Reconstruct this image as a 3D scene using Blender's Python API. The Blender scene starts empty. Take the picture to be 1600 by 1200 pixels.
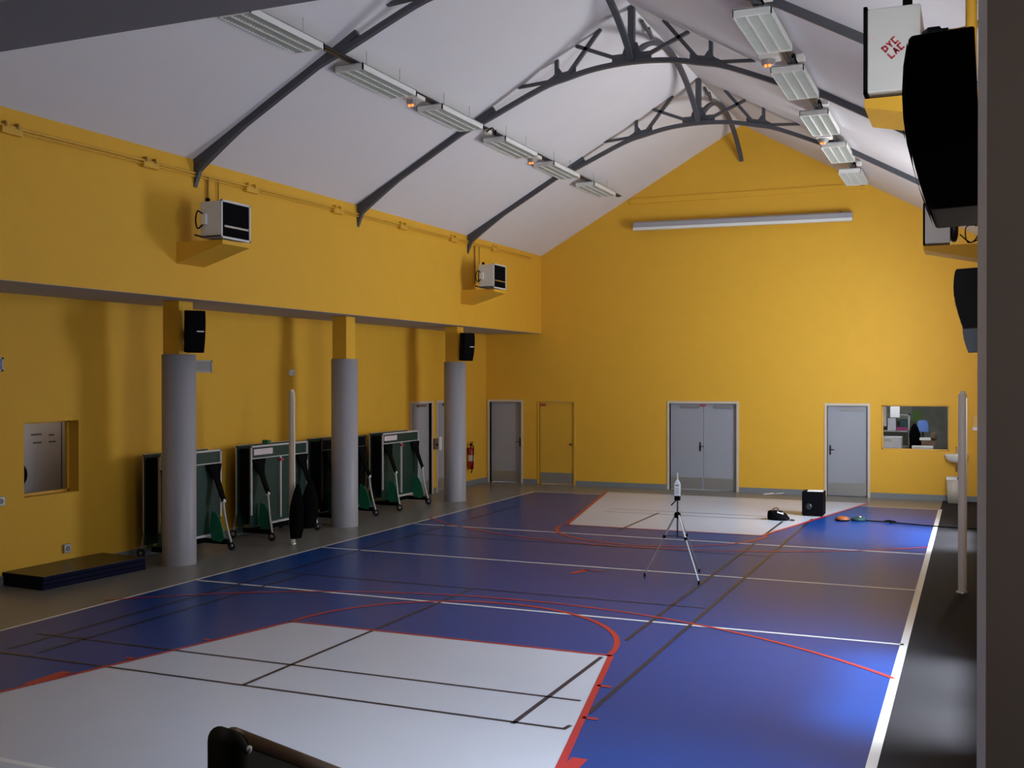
import bpy, bmesh, math, random
from math import sin, cos, pi, sqrt, radians
from mathutils import Vector, Matrix
random.seed(7)
S = bpy.context.scene
C = S.collection

# ------------------------------------------------------------------ camera, world, light, exposure
cam = bpy.data.cameras.new('camera'); co = bpy.data.objects.new('camera', cam); C.objects.link(co)
cam.sensor_width = 36.0; cam.lens = 1689.26 / 1600 * 36; cam.clip_start = .05; cam.clip_end = 200
co.location = (0, 0, 2.7)
co.rotation_euler = (radians(90 - .365), radians(.04), radians(23.22))
S.camera = co
S.view_settings.view_transform = 'Standard'; S.view_settings.look = 'None'
S.view_settings.gamma = 1; S.view_settings.use_curve_mapping = False
S.view_settings.exposure = 0.0
W = bpy.data.worlds.new('sky'); S.world = W; W.use_nodes = True
W.node_tree.nodes['Background'].inputs[0].default_value = (.62, .76, 1, 1)
W.node_tree.nodes['Background'].inputs[1].default_value = .12
WIN = [(3.6, 6.9), (8.5, 11.1), (18.1, 20.5)]          # the tall windows of the right wall (Y ranges)
WZ = (1.0, 4.9)
def area(name, loc, rot, sx, sy, power, col):
    l = bpy.data.lights.new(name, 'AREA'); l.shape = 'RECTANGLE'; l.size = sx; l.size_y = sy
    l.energy = power; l.color = col
    o = bpy.data.objects.new(name, l); C.objects.link(o); o.location = loc; o.rotation_euler = rot
    return o
DAY = (.78, .88, 1.0)
for (a, b), p in zip(WIN, (45, 120, 345)):     # daylight standing in each window opening
    area('window_daylight', (.40, (a + b) / 2, 3.05), (0, radians(90), 0), 4.1, b - a, p, DAY)
sun = bpy.data.lights.new('high_sky', 'SUN'); sun.energy = 23; sun.angle = radians(16); sun.color = (.86, .93, 1)   # steep light falling through the windows on the floor
so = bpy.data.objects.new('high_sky', sun); C.objects.link(so); so.rotation_euler = (0, radians(14.5), 0)
s2 = bpy.data.lights.new('broad_sky', 'SUN'); s2.energy = 12.5; s2.angle = radians(54); s2.color = (.74, .86, 1)   # the broad bright sky above the houses opposite
so = bpy.data.objects.new('broad_sky', s2); C.objects.link(so); so.rotation_euler = Vector((-.60, .38, -.78)).to_track_quat('-Z', 'Y').to_euler()
for yy, pw in ((5.3, 26), (9.8, 70)):   # the same slanting daylight and ground light through the two nearer windows
    al = area('window_slant_light', (.30, yy, 3.3), (radians(108), 0, radians(24)), 1.9, 3.2, pw, (.92, .95, 1)); al.data.spread = radians(140)
area('stage_fill', (-2.2, 1.0, 5.0), (0, 0, 0), 1.2, .5, 22, (1, .92, .88))  # unseen fill, added so the lintel and pillar are not black
wl_ = area('wing_fill', (.9, .3, 3.0), (radians(90), 0, radians(-4)), .5, 1.6, 4.6, (1, .88, .80)); wl_.data.spread = radians(110)   # unseen fill added in the wing to lift the dark pillar face
ub = area('window_ground_light', (.32, 19.3, 3.6), (0, radians(128), 0), 2.4, 2.2, 70, (1, .96, .92)); ub.data.spread = radians(130)   # light thrown up by the bright ground outside the far window
sl = area('window_far_light', (.32, 19.4, 3.2), (radians(90), 0, radians(14)), 2.2, 3.4, 140, DAY); sl.data.spread = radians(100)   # sky seen slantwise through the far window, towards the end wall

# ------------------------------------------------------------------ materials
def lin(c):
    return tuple((v / 255 / 12.92 if v / 255 <= .04045 else ((v / 255 + .055) / 1.055) ** 2.4) for v in c)
MATS = {}
def mat(name, rgb, rough=.6, metal=0., spec=.5, noise=.0, scale=8., emit=None, estr=0., bump=0., coat=0., alpha=1., trans=0.):
    m = bpy.data.materials.new(name); m.use_nodes = True; nt = m.node_tree; b = nt.nodes['Principled BSDF']
    b.inputs['Base Color'].default_value = (*rgb, 1); b.inputs['Roughness'].default_value = rough
    b.inputs['Metallic'].default_value = metal; b.inputs['Specular IOR Level'].default_value = spec
    b.inputs['Coat Weight'].default_value = coat
    if trans: b.inputs['Transmission Weight'].default_value = trans
    if noise or bump:
        tc = nt.nodes.new('ShaderNodeTexCoord'); n = nt.nodes.new('ShaderNodeTexNoise')
        n.inputs['Scale'].default_value = scale; n.inputs['Detail'].default_value = 6
        nt.links.new(tc.outputs['Object'], n.inputs['Vector'])
        if noise:
            mx = nt.nodes.new('ShaderNodeMix'); mx.data_type = 'RGBA'
            mx.inputs[6].default_value = (*[v * (1 - noise) for v in rgb], 1); mx.inputs[7].default_value = (*[min(1, v * (1 + noise)) for v in rgb], 1)
            nt.links.new(n.outputs['Fac'], mx.inputs[0]); nt.links.new(mx.outputs[2], b.inputs['Base Color'])
        if bump:
            bp = nt.nodes.new('ShaderNodeBump'); bp.inputs['Strength'].default_value = bump; bp.inputs['Distance'].default_value = .004
            nt.links.new(n.outputs['Fac'], bp.inputs['Height']); nt.links.new(bp.outputs['Normal'], b.inputs['Normal'])
    if emit:
        b.inputs['Emission Color'].default_value = (*emit, 1); b.inputs['Emission Strength'].default_value = estr
    MATS[name] = m; return m
mat('yellow_paint', (.76, .415, .036), .65, noise=.05, scale=3, bump=.15, spec=.3)
mat('yellow_gloss', (.70, .39, .035), .45, noise=.04, scale=5)
mat('white_ceiling', (.74, .72, .74), .8, noise=.03, scale=2, spec=.2)
mat('grey_soffit', (.42, .40, .40), .8, noise=.05, scale=4)
mat('grey_stage', (.27, .26, .28), .75, noise=.08, scale=3)
mat('pillar_lit', (.60, .57, .55), .7, noise=.05, scale=4)  # pillar reveal, painted lighter for the light it gets from the hall
mat('pillar_shade', (.20, .17, .15), .8, noise=.08, scale=4)  # stage side of the same pillar, unlit tone put into the colour
mat('column_grey', (.36, .35, .38), .45, noise=.04, scale=6)
mat('truss_grey', (.075, .077, .09), .5, noise=.1, scale=10)
mat('skirting', (.20, .21, .22), .5, noise=.05, scale=6)
mat('door_grey', (.33, .34, .38), .45, noise=.03, scale=5)
mat('door_frame', (.62, .52, .40), .5, noise=.03, scale=5)
mat('steel_plate', (.40, .39, .37), .35, metal=.6, noise=.05, scale=12)
mat('metal', (.5, .5, .5), .3, metal=1, noise=.05, scale=20)
mat('dark_metal', (.05, .05, .055), .4, metal=.7, noise=.1, scale=20)
mat('black_plastic', (.0045, .0045, .005), .7, noise=.2, scale=30, spec=.04)
mat('black_grille', (.004, .004, .005), .8, noise=.3, scale=60, bump=.4, spec=.05)
mat('white_metal', (.80, .81, .78), .4, noise=.03, scale=6)
mat('louvre_metal', (.72, .76, .74), .3, metal=.35, noise=.04, scale=9)
mat('heater_white', (.66, .66, .64), .4, noise=.03, scale=6)
mat('white_plastic', (.75, .74, .70), .4, noise=.03, scale=8)
mat('paper', (.80, .80, .82), .7, noise=.03, scale=10)
mat('pink_paper', (.72, .60, .62), .7, noise=.03, scale=10)
mat('red_ink', (.50, .045, .06), .6, noise=.05, scale=30)
mat('pencil', (.14, .13, .14), .7, noise=.05, scale=30)
mat('table_green', (.005, .033, .021), .5, noise=.15, scale=5)
mat('bright_green', (.012, .16, .075), .45, noise=.06, scale=10)
mat('table_white', (.55, .52, .52), .5, noise=.04, scale=12)
mat('rubber', (.02, .02, .021), .75, noise=.2, scale=30)
mat('net_dark', (.0035, .003, .0025), .95, spec=.05, noise=.35, scale=40, bump=.8)
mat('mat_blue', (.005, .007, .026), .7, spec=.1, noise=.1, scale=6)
mat('mat_top_reflection', (.034, .024, .015), .35, noise=.08, scale=6)
mat('red_gloss', (.38, .012, .022), .3, noise=.05, scale=10)
mat('orange_bulb', (.9, .25, .05), .3, emit=(1, .17, .03), estr=2.6, noise=.05, scale=30)
mat('clear_cover', (.80, .78, .74), .25, trans=.6, noise=.02, scale=20)
mat('post_white', (.66, .62, .58), .45, noise=.04, scale=8)
mat('post_beige', (.62, .55, .45), .5, noise=.04, scale=8)
mat('wood_dark', (.020, .017, .012), .6, noise=.25, scale=7, spec=.12)
mat('wood_lit', (.16, .09, .045), .45, noise=.25, scale=9)
mat('orange_case', (.34, .085, .02), .5, noise=.1, scale=20)
mat('blue_item', (.10, .20, .55), .5, noise=.05, scale=9)
mat('brown_item', (.16, .09, .05), .7, noise=.2, scale=9)
mat('magenta_item', (.35, .03, .16), .6, noise=.1, scale=9)
mat('office_wall', (.30, .29, .25), .8, noise=.12, scale=5)
mat('office_poster', (.20, .20, .175), .8, noise=.35, scale=6)
mat('office_white', (.62, .60, .66), .6, noise=.05, scale=6)
mat('teal_item', (.012, .06, .055), .6, noise=.1, scale=9)
mat('map_green', (.12, .22, .06), .7, noise=.25, scale=6)
mat('copper_pipe', (.36, .20, .045), .4, metal=.2, noise=.1, scale=12)
mat('glass_pane', (.92, .95, .95), .03, trans=1.0, noise=.01, scale=3).node_tree.nodes['Principled BSDF'].inputs['IOR'].default_value = 1.08
# floor coverings: vinyl with a satin sheen
def vinyl(name, rgb, rough=.278, noise=.05, spec=.25): return mat(name, rgb, rough, noise=noise, scale=1.7, spec=spec)
vinyl('floor_grey', (.205, .20, .185)); vinyl('floor_blue', (.004, .046, .24)); vinyl('floor_white', (.56, .58, .66))
vinyl('floor_black', (.030, .029, .033), .7, .1, .04); vinyl('line_white', (.80, .80, .80)); vinyl('line_red', (.48, .03, .035)); vinyl('line_black', (.022, .022, .04))

# ------------------------------------------------------------------ mesh building
class M:
    def __init__(s): s.v = []; s.f = []; s.mi = []; s.sm = []; s.names = []; s.cur = 0
    def use(s, name):
        if name not in s.names: s.names.append(name)
        s.cur = s.names.index(name); return s
    def _add(s, vs, fs, smooth=False):
        n = len(s.v); s.v += [tuple(v) for v in vs]
        for f in fs: s.f.append([n + i for i in f]); s.mi.append(s.cur); s.sm.append(smooth)
        return s
    def box(s, x0, x1, y0, y1, z0, z1):
        vs = [(x, y, z) for x in (x0, x1) for y in (y0, y1) for z in (z0, z1)]
        return s._add(vs, [(0, 1, 3, 2), (4, 6, 7, 5), (0, 4, 5, 1), (2, 3, 7, 6), (0, 2, 6, 4), (1, 5, 7, 3)])
    def prism(s, poly, axis, a, b):
        n = len(poly); vs = []
        for t in (a, b):
            for (p, q) in poly: vs.append({'x': (t, p, q), 'y': (p, t, q), 'z': (p, q, t)}[axis])
        fs = [list(range(n))[::-1], list(range(n, 2 * n))] + [(i, (i + 1) % n, n + (i + 1) % n, n + i) for i in range(n)]
        return s._add(vs, fs)
    def quad(s, pts): return s._add(pts, [list(range(len(pts)))])
    def tube(s, path, r, n=10, closed=False, caps=True):
        path = [Vector(p) for p in path]; k = len(path); rs = r if isinstance(r, (list, tuple)) else [r] * k
        vs = []; fs = []; up = None
        for i, p in enumerate(path):
            d = (path[min(i + 1, k - 1)] - path[max(i - 1, 0)]).normalized()
            if up is None: up = Vector((0, 0, 1)) if abs(d.z) < .9 else Vector((1, 0, 0))
            u = d.cross(up).normalized(); w = u.cross(d).normalized(); up = w
            for j in range(n):
                a = 2 * pi * j / n; vs.append(p + (u * cos(a) + w * sin(a)) * rs[i])
        for i in range(k - 1):
            for j in range(n): fs.append((i * n + j, i * n + (j + 1) % n, (i + 1) * n + (j + 1) % n, (i + 1) * n + j))
        s._add(vs, fs, True)
        if caps: s._add([vs[j] for j in range(n)], [list(range(n))[::-1]]); s._add([vs[(k - 1) * n + j] for j in range(n)], [list(range(n))])
        return s
    def lathe(s, prof, c, axis='z', n=20):
        vs = []; fs = []
        for (r, h) in prof:
            for j in range(n):
                a = 2 * pi * j / n; p, q = r * cos(a), r * sin(a)
                vs.append({'z': (c[0] + p, c[1] + q, c[2] + h), 'x': (c[0] + h, c[1] + p, c[2] + q), 'y': (c[0] + p, c[1] + h, c[2] + q)}[axis])
        for i in range(len(prof) - 1):
            for j in range(n): fs.append((i * n + j, i * n + (j + 1) % n, (i + 1) * n + (j + 1) % n, (i + 1) * n + j))
        s._add(vs, fs, True)
        if prof[0][0] > 1e-6: s._add(vs[:n], [list(range(n))[::-1]])
        if prof[-1][0] > 1e-6: s._add(vs[-n:], [list(range(n))])
        return s
    def ribbon(s, pts, h, y0, y1):                 # band of height h along a path in the XZ plane
        top = []; bot = []
        for i, (x, z) in enumerate(pts):
            a = pts[max(i - 1, 0)]; b = pts[min(i + 1, len(pts) - 1)]
            d = Vector((b[0] - a[0], b[1] - a[1])).normalized(); nx, nz = -d.y, d.x
            top.append((x + nx * h / 2, z + nz * h / 2)); bot.append((x - nx * h / 2, z - nz * h / 2))
        for i in range(len(pts) - 1): s.prism([bot[i], bot[i + 1], top[i + 1], top[i]], 'y', y0, y1)
        return s
    def loft(s, rings, caps=True):
        n = len(rings[0]); vs = [p for r in rings for p in r]; fs = []
        for i in range(len(rings) - 1):
            for j in range(n): fs.append((i * n + j, i * n + (j + 1) % n, (i + 1) * n + (j + 1) % n, (i + 1) * n + j))
        if caps: fs += [list(range(n))[::-1], list(range((len(rings) - 1) * n, len(rings) * n))]
        return s._add(vs, fs, True)
    def build(s, name, m=None, parent=None, bevel=0, world=True, **props):
        me = bpy.data.meshes.new(name); off = Vector((0, 0, 0))
        if parent is not None and world:
            q = parent
            while q is not None: off += q.location; q = q.parent
        me.from_pydata([Vector(v) - off for v in s.v], [], s.f)
        if s.names:
            for nm in s.names: me.materials.append(MATS[nm])
            for p, i, sm in zip(me.polygons, s.mi, s.sm): p.material_index = i; p.use_smooth = sm
        else:
            me.materials.append(MATS[m])
            for p, sm in zip(me.polygons, s.sm): p.use_smooth = sm
        bm = bmesh.new(); bm.from_mesh(me)
        bmesh.ops.recalc_face_normals(bm, faces=bm.faces[:]); bm.to_mesh(me); bm.free()
        o = bpy.data.objects.new(name, me); C.objects.link(o)
        if parent is not None: o.parent = parent
        if bevel:
            b = o.modifiers.new('bevel', 'BEVEL'); b.width = bevel; b.segments = 2; b.limit_method = 'ANGLE'; b.angle_limit = radians(40)
        for k, v in props.items(): o[k] = v
        return o
def thing(name, label, cat, loc=(0, 0, 0), rotz=0, group=None):
    o = bpy.data.objects.new(name, None); C.objects.link(o); o.location = loc; o.rotation_euler = (0, 0, rotz)
    o.empty_display_size = .1; o['label'] = label; o['category'] = cat
    if group: o['group'] = group
    return o
def tag(o, label, cat, group=None):
    o['label'] = label; o['category'] = cat
    if group: o['group'] = group
    return o
def struct(mb, name, m=None, parent=None, bevel=0):
    o = mb.build(name, m, parent, bevel)
    if parent is None: o['kind'] = 'structure'
    return o
def dup(o, parent=None):
    c = o.copy(); C.objects.link(c)
    if parent is not None: c.parent = parent; c.matrix_parent_inverse = o.matrix_parent_inverse.copy()
    for ch in [k for k in bpy.data.objects if k.parent == o]: dup(ch, c)
    return c
def smooth_path(pts, sub=4):
    out = []
    for i in range(len(pts) - 1):
        p0 = pts[max(i - 1, 0)]; p1 = pts[i]; p2 = pts[i + 1]; p3 = pts[min(i + 2, len(pts) - 1)]
        for k in range(sub):
            t = k / sub
            out.append(tuple(.5 * (2 * b + (c - a) * t + (2 * a - 5 * b + 4 * c - d) * t * t + (-a + 3 * b - 3 * c + d) * t ** 3) for a, b, c, d in zip(p0, p1, p2, p3)))
    out.append(tuple(pts[-1])); return out

# ------------------------------------------------------------------ room shell
XL, XB, XR, YE, XM = -10.07, -11.6, .2, 25.35, -5.03
ZE, SL = 5.75, .563
def roof(x): return ZE + SL * (5.04 - abs(x - XM))
# floor: one vinyl surface with the courts' markings
F = M(); LAY = [0.0]
F.use('floor_grey').box(XB - 1.5, XR + .35, 1.5, YE + .3, -.12, -.01)
def strip(p, q, w, name, lift):
    p = Vector(p); q = Vector(q); d = (q - p).normalized(); n = Vector((-d.y, d.x)) * w / 2
    F.use(name).quad([(*(p + n), lift), (*(p - n), lift), (*(q - n), lift), (*(q + n), lift)])
def poly(pts, name, lift): F.use(name).quad([(x, y, lift) for x, y in pts])
def arc(cx, cy, r, a0, a1, w, name, lift, n=48):
    for i in range(n):
        a = radians(a0 + (a1 - a0) * i / n); b = radians(a0 + (a1 - a0) * (i + 1) / n)
        ri, ro = r - w / 2, r + w / 2
        F.use(name).quad([(cx + ri * cos(a), cy + ri * sin(a), lift), (cx + ro * cos(a), cy + ro * sin(a), lift), (cx + ro * cos(b), cy + ro * sin(b), lift), (cx + ri * cos(b), cy + ri * sin(b), lift)])
CL, CR = -9.55, -.66
poly([(XB - 1.5, 1.5), (CL, 1.5), (CL, YE + .3), (XB - 1.5, YE + .3)], 'floor_grey', 0)
poly([(CL, 1.5), (CR, 1.5), (CR, 4.2), (CL, 4.2)], 'floor_grey', 0); poly([(CL, 23.6), (CR, 23.6), (CR, YE + .3), (CL, YE + .3)], 'floor_grey', 0)
poly([(CR, 1.5), (XR + .35, 1.5), (XR + .35, YE + .3), (CR, YE + .3)], 'floor_black', 0)
for k in range(4): poly([(CL, 4.2 + 4.85 * k), (CR, 4.2 + 4.85 * k), (CR, 9.05 + 4.85 * k), (CL, 9.05 + 4.85 * k)], 'floor_blue', 0)
KX = -5.1
poly([(KX - 1.82, 10.0), (KX + 1.84, 9.98), (KX + 3.0, 4.2), (KX - 3.15, 4.2)], 'floor_white', .001)
poly([(KX - 1.75, 18.55), (KX + 1.75, 18.55), (KX + 2.98, 24.2), (KX - 2.85, 24.2)], 'floor_white', .001)
RED = .004; BLK = .003; WHT = .002
KA, KB = (KX - 1.84, 10.0), (KX + 1.86, 9.98)
strip(KA, KB, .045, 'line_red', RED); strip(KA, (KX - 3.17, 4.2), .05, 'line_red', RED); strip(KB, (KX + 3.02, 4.2), .06, 'line_red', RED)
FA, FB = (KX - 1.77, 18.55), (KX + 1.77, 18.55)
strip(FA, FB, .05, 'line_red', RED); strip(FA, (KX - 2.87, 24.2), .07, 'line_red', RED); strip(FB, (KX + 3.0, 24.2), .07, 'line_red', RED)
arc(KX, 9.95, 1.84, 0, 180, .06, 'line_red', RED); arc(KX, 18.55, 1.84, 180, 360, .06, 'line_red', RED)
arc(KX, 5.78, 6.27, 45, 137, .05, 'line_red', RED, 80); arc(KX, 22.78, 6.27, -137, -45, .05, 'line_red', RED, 80)
for yy in (8.97, 8.08):                                                  # lane marks on the key
    xr = KX + 1.86 + (9.98 - yy) * .2; xl = KX - 1.84 - (10 - yy) * .23
    strip((xr, yy), (xr + .13, yy), .05, 'line_red', RED); strip((xl - .13, yy), (xl, yy), .05, 'line_red', RED)
for y0, y1 in ((6.75, 7.2),):
    xr = KX + 1.86 + (9.98 - 6.97) * .2; xl = KX - 1.84 - (10 - 7.2) * .23
    strip((xr + .07, y0), (xr + .07, y1), .12, 'line_red', RED + .0006); strip((xl - .06, y0 + .28), (xl - .06, y1 + .28), .12, 'line_red', RED + .0006)
strip((-5.1, 13.95), (-4.97, 14.3), .10, 'line_red', RED); strip((-5.1, 14.28), (-4.75, 14.28), .05, 'line_red', RED)   # worn centre cross
for x, y0, y1 in ((-5.9, 7.76, 12.47), (-3.31, 7.72, 9.9), (-3.29, 10.62, 17.7), (-2.85, 8.2, 21.1), (-8.84, 7.9, 21), (-5.78, 18.2, 20.85), (-3.31, 18.65, 20.5), (-8.45, 7.9, 12.5)):
    strip((x, y0), (x, y1), .045, 'line_black', BLK)
strip((-2.9, 7.74), (-2.88, 7.86), .04, 'line_black', BLK + .0004)
for y, x0, x1 in ((7.76, -9.13, -2.9), (8.49, -9.1, -3.02), (12.47, -8.9, -2.9), (16.45, -8.9, -2.9), (20.66, -6.85, -3.5), (21.15, -6.9, -3.3)):
    strip((x0, y), (x1, y), .04, 'line_black', BLK)
strip((CL, 4.2), (CL, 23.6), .05, 'line_white', WHT); strip((CR, 4.2), (CR, 23.65), .075, 'line_white', WHT)
for y in (5.58, 11.55, 14.56, 17.56, 23.6): strip((CL, y), (CR, y), .056, 'line_white', WHT)
struct(F, 'floor')

# walls
def grid_wall(mb, us, vs, holes, fn):
    for i in range(len(us) - 1):
        for j in range(len(vs) - 1):
            uc, vc = (us[i] + us[i + 1]) / 2, (vs[j] + vs[j + 1]) / 2
            if any(a < uc < b and c < vc < d for a, b, c, d in holes): continue
            fn(mb, us[i], us[i + 1], vs[j], vs[j + 1])
def holes_wall(mb, u0, u1, v0, v1, holes, fn):
    us = sorted({u0, u1, *[h[0] for h in holes], *[h[1] for h in holes]}); vs = sorted({v0, v1, *[h[2] for h in holes], *[h[3] for h in holes]})
    grid_wall(mb, us, vs, holes, fn)
D1 = (-11.50, -10.62, 0, 2.07); D2 = (-10.12, -9.2, 0, 2.07); DD = (-6.76, -5.15, 0, 2.07); D3 = (-3.10, -2.22, 0, 2.05); WO = (-1.93, -.53, 1.08, 2.07)
we = M(); holes_wall(we, XB - .3, XR + .35, 0, ZE, [D1, D2, DD, D3, WO], lambda m, a, b, c, d: m.box(a, b, YE, YE + .3, c, d))
we.prism([(XB - .3, ZE), (XR + .35, ZE), (XM, roof(XM) + .25)], 'y', YE, YE + .3)
struct(we, 'wall_end', 'yellow_paint')
bnd = M(); bnd.box(-7.75, -2.3, YE - .03, YE, 6.90, 7.03); struct(bnd, 'trim_5', 'yellow_paint')
A1 = (21.30, 22.30, 0, 2.1); A2 = (22.58, 23.5, 0, 2.1); WA = (10.62, 11.57, 1.10, 2.10)
wa = M(); holes_wall(wa, 1.5, YE + .3, 0, 3.8, [A1, A2, WA], lambda m, a, b, c, d: m.box(XB - .25, XB, a, b, c, d))
struct(wa, 'wall_alcove', 'yellow_paint')
wl = M(); wl.box(XL - .3, XL, 2.6, YE, 3.8, 6.2); struct(wl, 'wall_left', 'yellow_paint')
sf = M(); sf.box(XB - .25, XL - .3, 2.6, YE, 3.8, 3.95); sf.box(XL - .3, XL - .002, 2.6, YE, 3.795, 3.8); struct(sf, 'trim_1', 'grey_soffit')
wr = M(); holes_wall(wr, 2.6, YE, 0, 6.2, [(a, b, *WZ) for a, b in WIN], lambda m, a, b, c, d: m.box(XR, XR + .35, a, b, c, d))
struct(wr, 'wall_right', 'yellow_paint')
ce = M()
for sgn in (-1, 1):
    xo = XM + sgn * 5.3; ce.prism([(XM, roof(XM)), (xo, roof(xo)), (xo, roof(xo) + .2), (XM, roof(XM) + .2)], 'y', 2.6, YE + .25)
struct(ce, 'ceiling', 'white_ceiling')
for i, (a, b) in enumerate(WIN):
    f = M()
    for y in (a, (a + b) / 2 - .03, b - .06): f.box(XR + .12, XR + .2, y, y + .06, *WZ)
    for z in (WZ[0], 3.0, WZ[1] - .06): f.box(XR + .12, XR + .2, a, b, z, z + .06)
    struct(f, 'window_%d' % (i + 3), 'white_metal')
# stage end: opening wall, jamb with its splayed reveal, lintel, stage floor and enclosure
st = M(); ZL = 3.93
st.box(-13.2, -9.6, 2.6, 3.0, 0, ZL); st.box(-13.2, 2.0, 2.6, 3.0, ZL, 9.0)
struct(st, 'wall_stage', 'grey_stage')
jb = M(); jb.use('pillar_lit').quad([(.0037, 3.0, 0), (.0215, 2.6, 0), (.0215, 2.6, ZL), (.0037, 3.0, ZL)])
jb.use('pillar_shade').quad([(.0215, 2.6, 0), (1.6, 2.6, 0), (1.6, 2.6, ZL), (.0215, 2.6, ZL)])
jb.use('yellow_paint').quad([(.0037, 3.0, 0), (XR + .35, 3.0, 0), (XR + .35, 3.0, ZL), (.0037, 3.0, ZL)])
jb.use('pillar_shade').quad([(.0037, 3.0, ZL), (.0215, 2.6, ZL), (1.6, 2.6, ZL), (1.6, 3.0, ZL)]).quad([(.0037, 3.0, 0), (.0215, 2.6, 0), (1.6, 2.6, 0), (1.6, 3.0, 0)]).quad([(1.6, 2.6, 0), (1.6, 3.0, 0), (1.6, 3.0, ZL), (1.6, 2.6, ZL)])
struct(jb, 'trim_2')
sg = M(); sg.box(-13.2, 1.7, -3.0, 2.15, 0, 1.1); struct(sg, 'floor_stage', 'wood_dark')
sw = M(); sw.box(1.6, 1.75, -3, 2.6, 1.1, 5.2); sw.box(-13.2, -13.05, -3, 2.6, 1.1, 5.2); sw.box(-13.2, 1.75, -3.15, -3, 1.1, 5.2); struct(sw, 'wall_back', 'grey_stage')
sc = M(); sc.box(-13.2, 1.75, -3.15, 2.6, 5.2, 5.35); struct(sc, 'ceiling_stage', 'grey_stage')
# skirtings
sk = M(); xs = [XB, D1[0] - .06, D1[1] + .06, D2[0] - .05, D2[1] + .05, DD[0] - .06, DD[1] + .06, D3[0] - .06, D3[1] + .06, XR]
for k in range(0, 10, 2): sk.box(xs[k], xs[k + 1], YE - .018, YE, 0, .12)
struct(sk, 'baseboard_end', 'skirting')
sk = M(); ys = [3.0, A1[0] - .05, A1[1] + .05, A2[0] - .05, A2[1] + .05, YE - .018]
for k in range(0, 6, 2): sk.box(XB, XB + .018, ys[k], ys[k + 1], 0, .12)
struct(sk, 'baseboard_alcove', 'skirting')
sk = M(); sk.box(XR - .018, XR, 3.0, YE - .018, 0, .12); struct(sk, 'baseboard_right', 'skirting')

# doors of the end wall
def end_door(n, d, leafs, m, plate, frame='door_frame', fw=.055, set_back=.09, knob=None, closer=False):
    x0, x1, z0, z1 = d
    t = bpy.data.objects.new('door_%d' % n, None); C.objects.link(t); t.location = ((x0 + x1) / 2, YE, 0); t['kind'] = 'structure'
    f = M(); f.box(x0 - fw, x0, YE - .02, YE + .14, 0, z1 + fw); f.box(x1, x1 + fw, YE - .02, YE + .14, 0, z1 + fw); f.box(x0, x1, YE - .02, YE + .14, z1, z1 + fw)
    f.build('door_frame', frame, t)
    w = (x1 - x0) / leafs
    for k in range(leafs):
        a, b = x0 + k * w + .004, x0 + (k + 1) * w - .004
        l = M().box(a, b, YE + set_back, YE + set_back + .045, .012, z1 - .006).build('door_leaf', m, t, .003)
        M().box(a + .02, b - .02, YE + set_back - .004, YE + set_back, .03, .30).build('kick_plate', plate, l)
        if closer: M().box(a + .28, b - .1, YE + set_back - .05, YE + set_back, z1 - .11, z1 - .06).build('door_closer', 'steel_plate', l)
    if knob:
        kx = knob; y = YE + set_back
        h = M(); h.box(kx - .02, kx + .02, y - .008, y, .93, 1.15); h.tube([(kx, y, 1.05), (kx, y - .05, 1.05), (kx + (.1 if kx < (x0 + x1) / 2 + .2 else -.1), y - .05, 1.05)], .009, 8)
        h.build('door_handle', 'dark_metal', t)
    return t
end_door(1, D1, 1, 'door_grey', 'steel_plate', knob=D1[1] - .07)
y2 = end_door(2, D2, 1, 'yellow_gloss', 'steel_plate', frame='yellow_gloss', set_back=.02, fw=.045)
kb = M(); kb.lathe([(.012, 0), (.012, -.03), (.028, -.04), (.028, -.06), (.0, -.068)], (D2[1] - .07, YE + .02, 1.02), 'y', 14); kb.build('door_knob', 'dark_metal', y2)
M().box(D2[0] + .02, D2[0] + .17, YE + .005, YE + .02, 1.97, 2.03).build('red_tab', 'red_ink', y2)
dd = end_door(3, DD, 2, 'door_grey', 'steel_plate', knob=(DD[0] + DD[1]) / 2 - .08, closer=True)
M().box(-6.02, -5.9, YE + .05, YE + .088, 2.0, 2.04).build('red_tab', 'red_ink', dd)
end_door(4, D3, 1, 'door_grey', 'steel_plate', knob=D3[0] + .06, closer=True)
# doors of the alcove wall
for n, d in ((5, A1), (6, A2)):
    y0, y1, z0, z1 = d
    t = bpy.data.objects.new('door_%d' % n, None); C.objects.link(t); t.location = (XB, (y0 + y1) / 2, 0); t['kind'] = 'structure'
    f = M(); f.box(XB - .14, XB + .02, y0 - .05, y0, 0, z1 + .05); f.box(XB - .14, XB + .02, y1, y1 + .05, 0, z1 + .05); f.box(XB - .14, XB + .02, y0, y1, z1, z1 + .05)
    f.build('door_frame', 'door_frame', t)
    l = M().box(XB - .11, XB - .065, y0 + .004, y1 - .004, .012, z1 - .006).build('door_leaf', 'door_grey', t, .003)
    M().box(XB - .065, XB - .061, y0 + .03, y1 - .03, .03, .30).build('kick_plate', 'steel_plate', l)
    M().box(XB - .065, XB - .02, y0 + .4, y1 - .2, z1 - .08, z1 - .03).build('door_closer', 'brown_item', l)
    h = M(); h.box(XB - .065, XB - .055, y0 + .06, y0 + .10, .93, 1.15); h.tube([(XB - .06, y0 + .08, 1.05), (XB - .02, y0 + .08, 1.05), (XB - .02, y0 + .18, 1.05)], .009, 8); h.build('door_handle', 'dark_metal', t)

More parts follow.
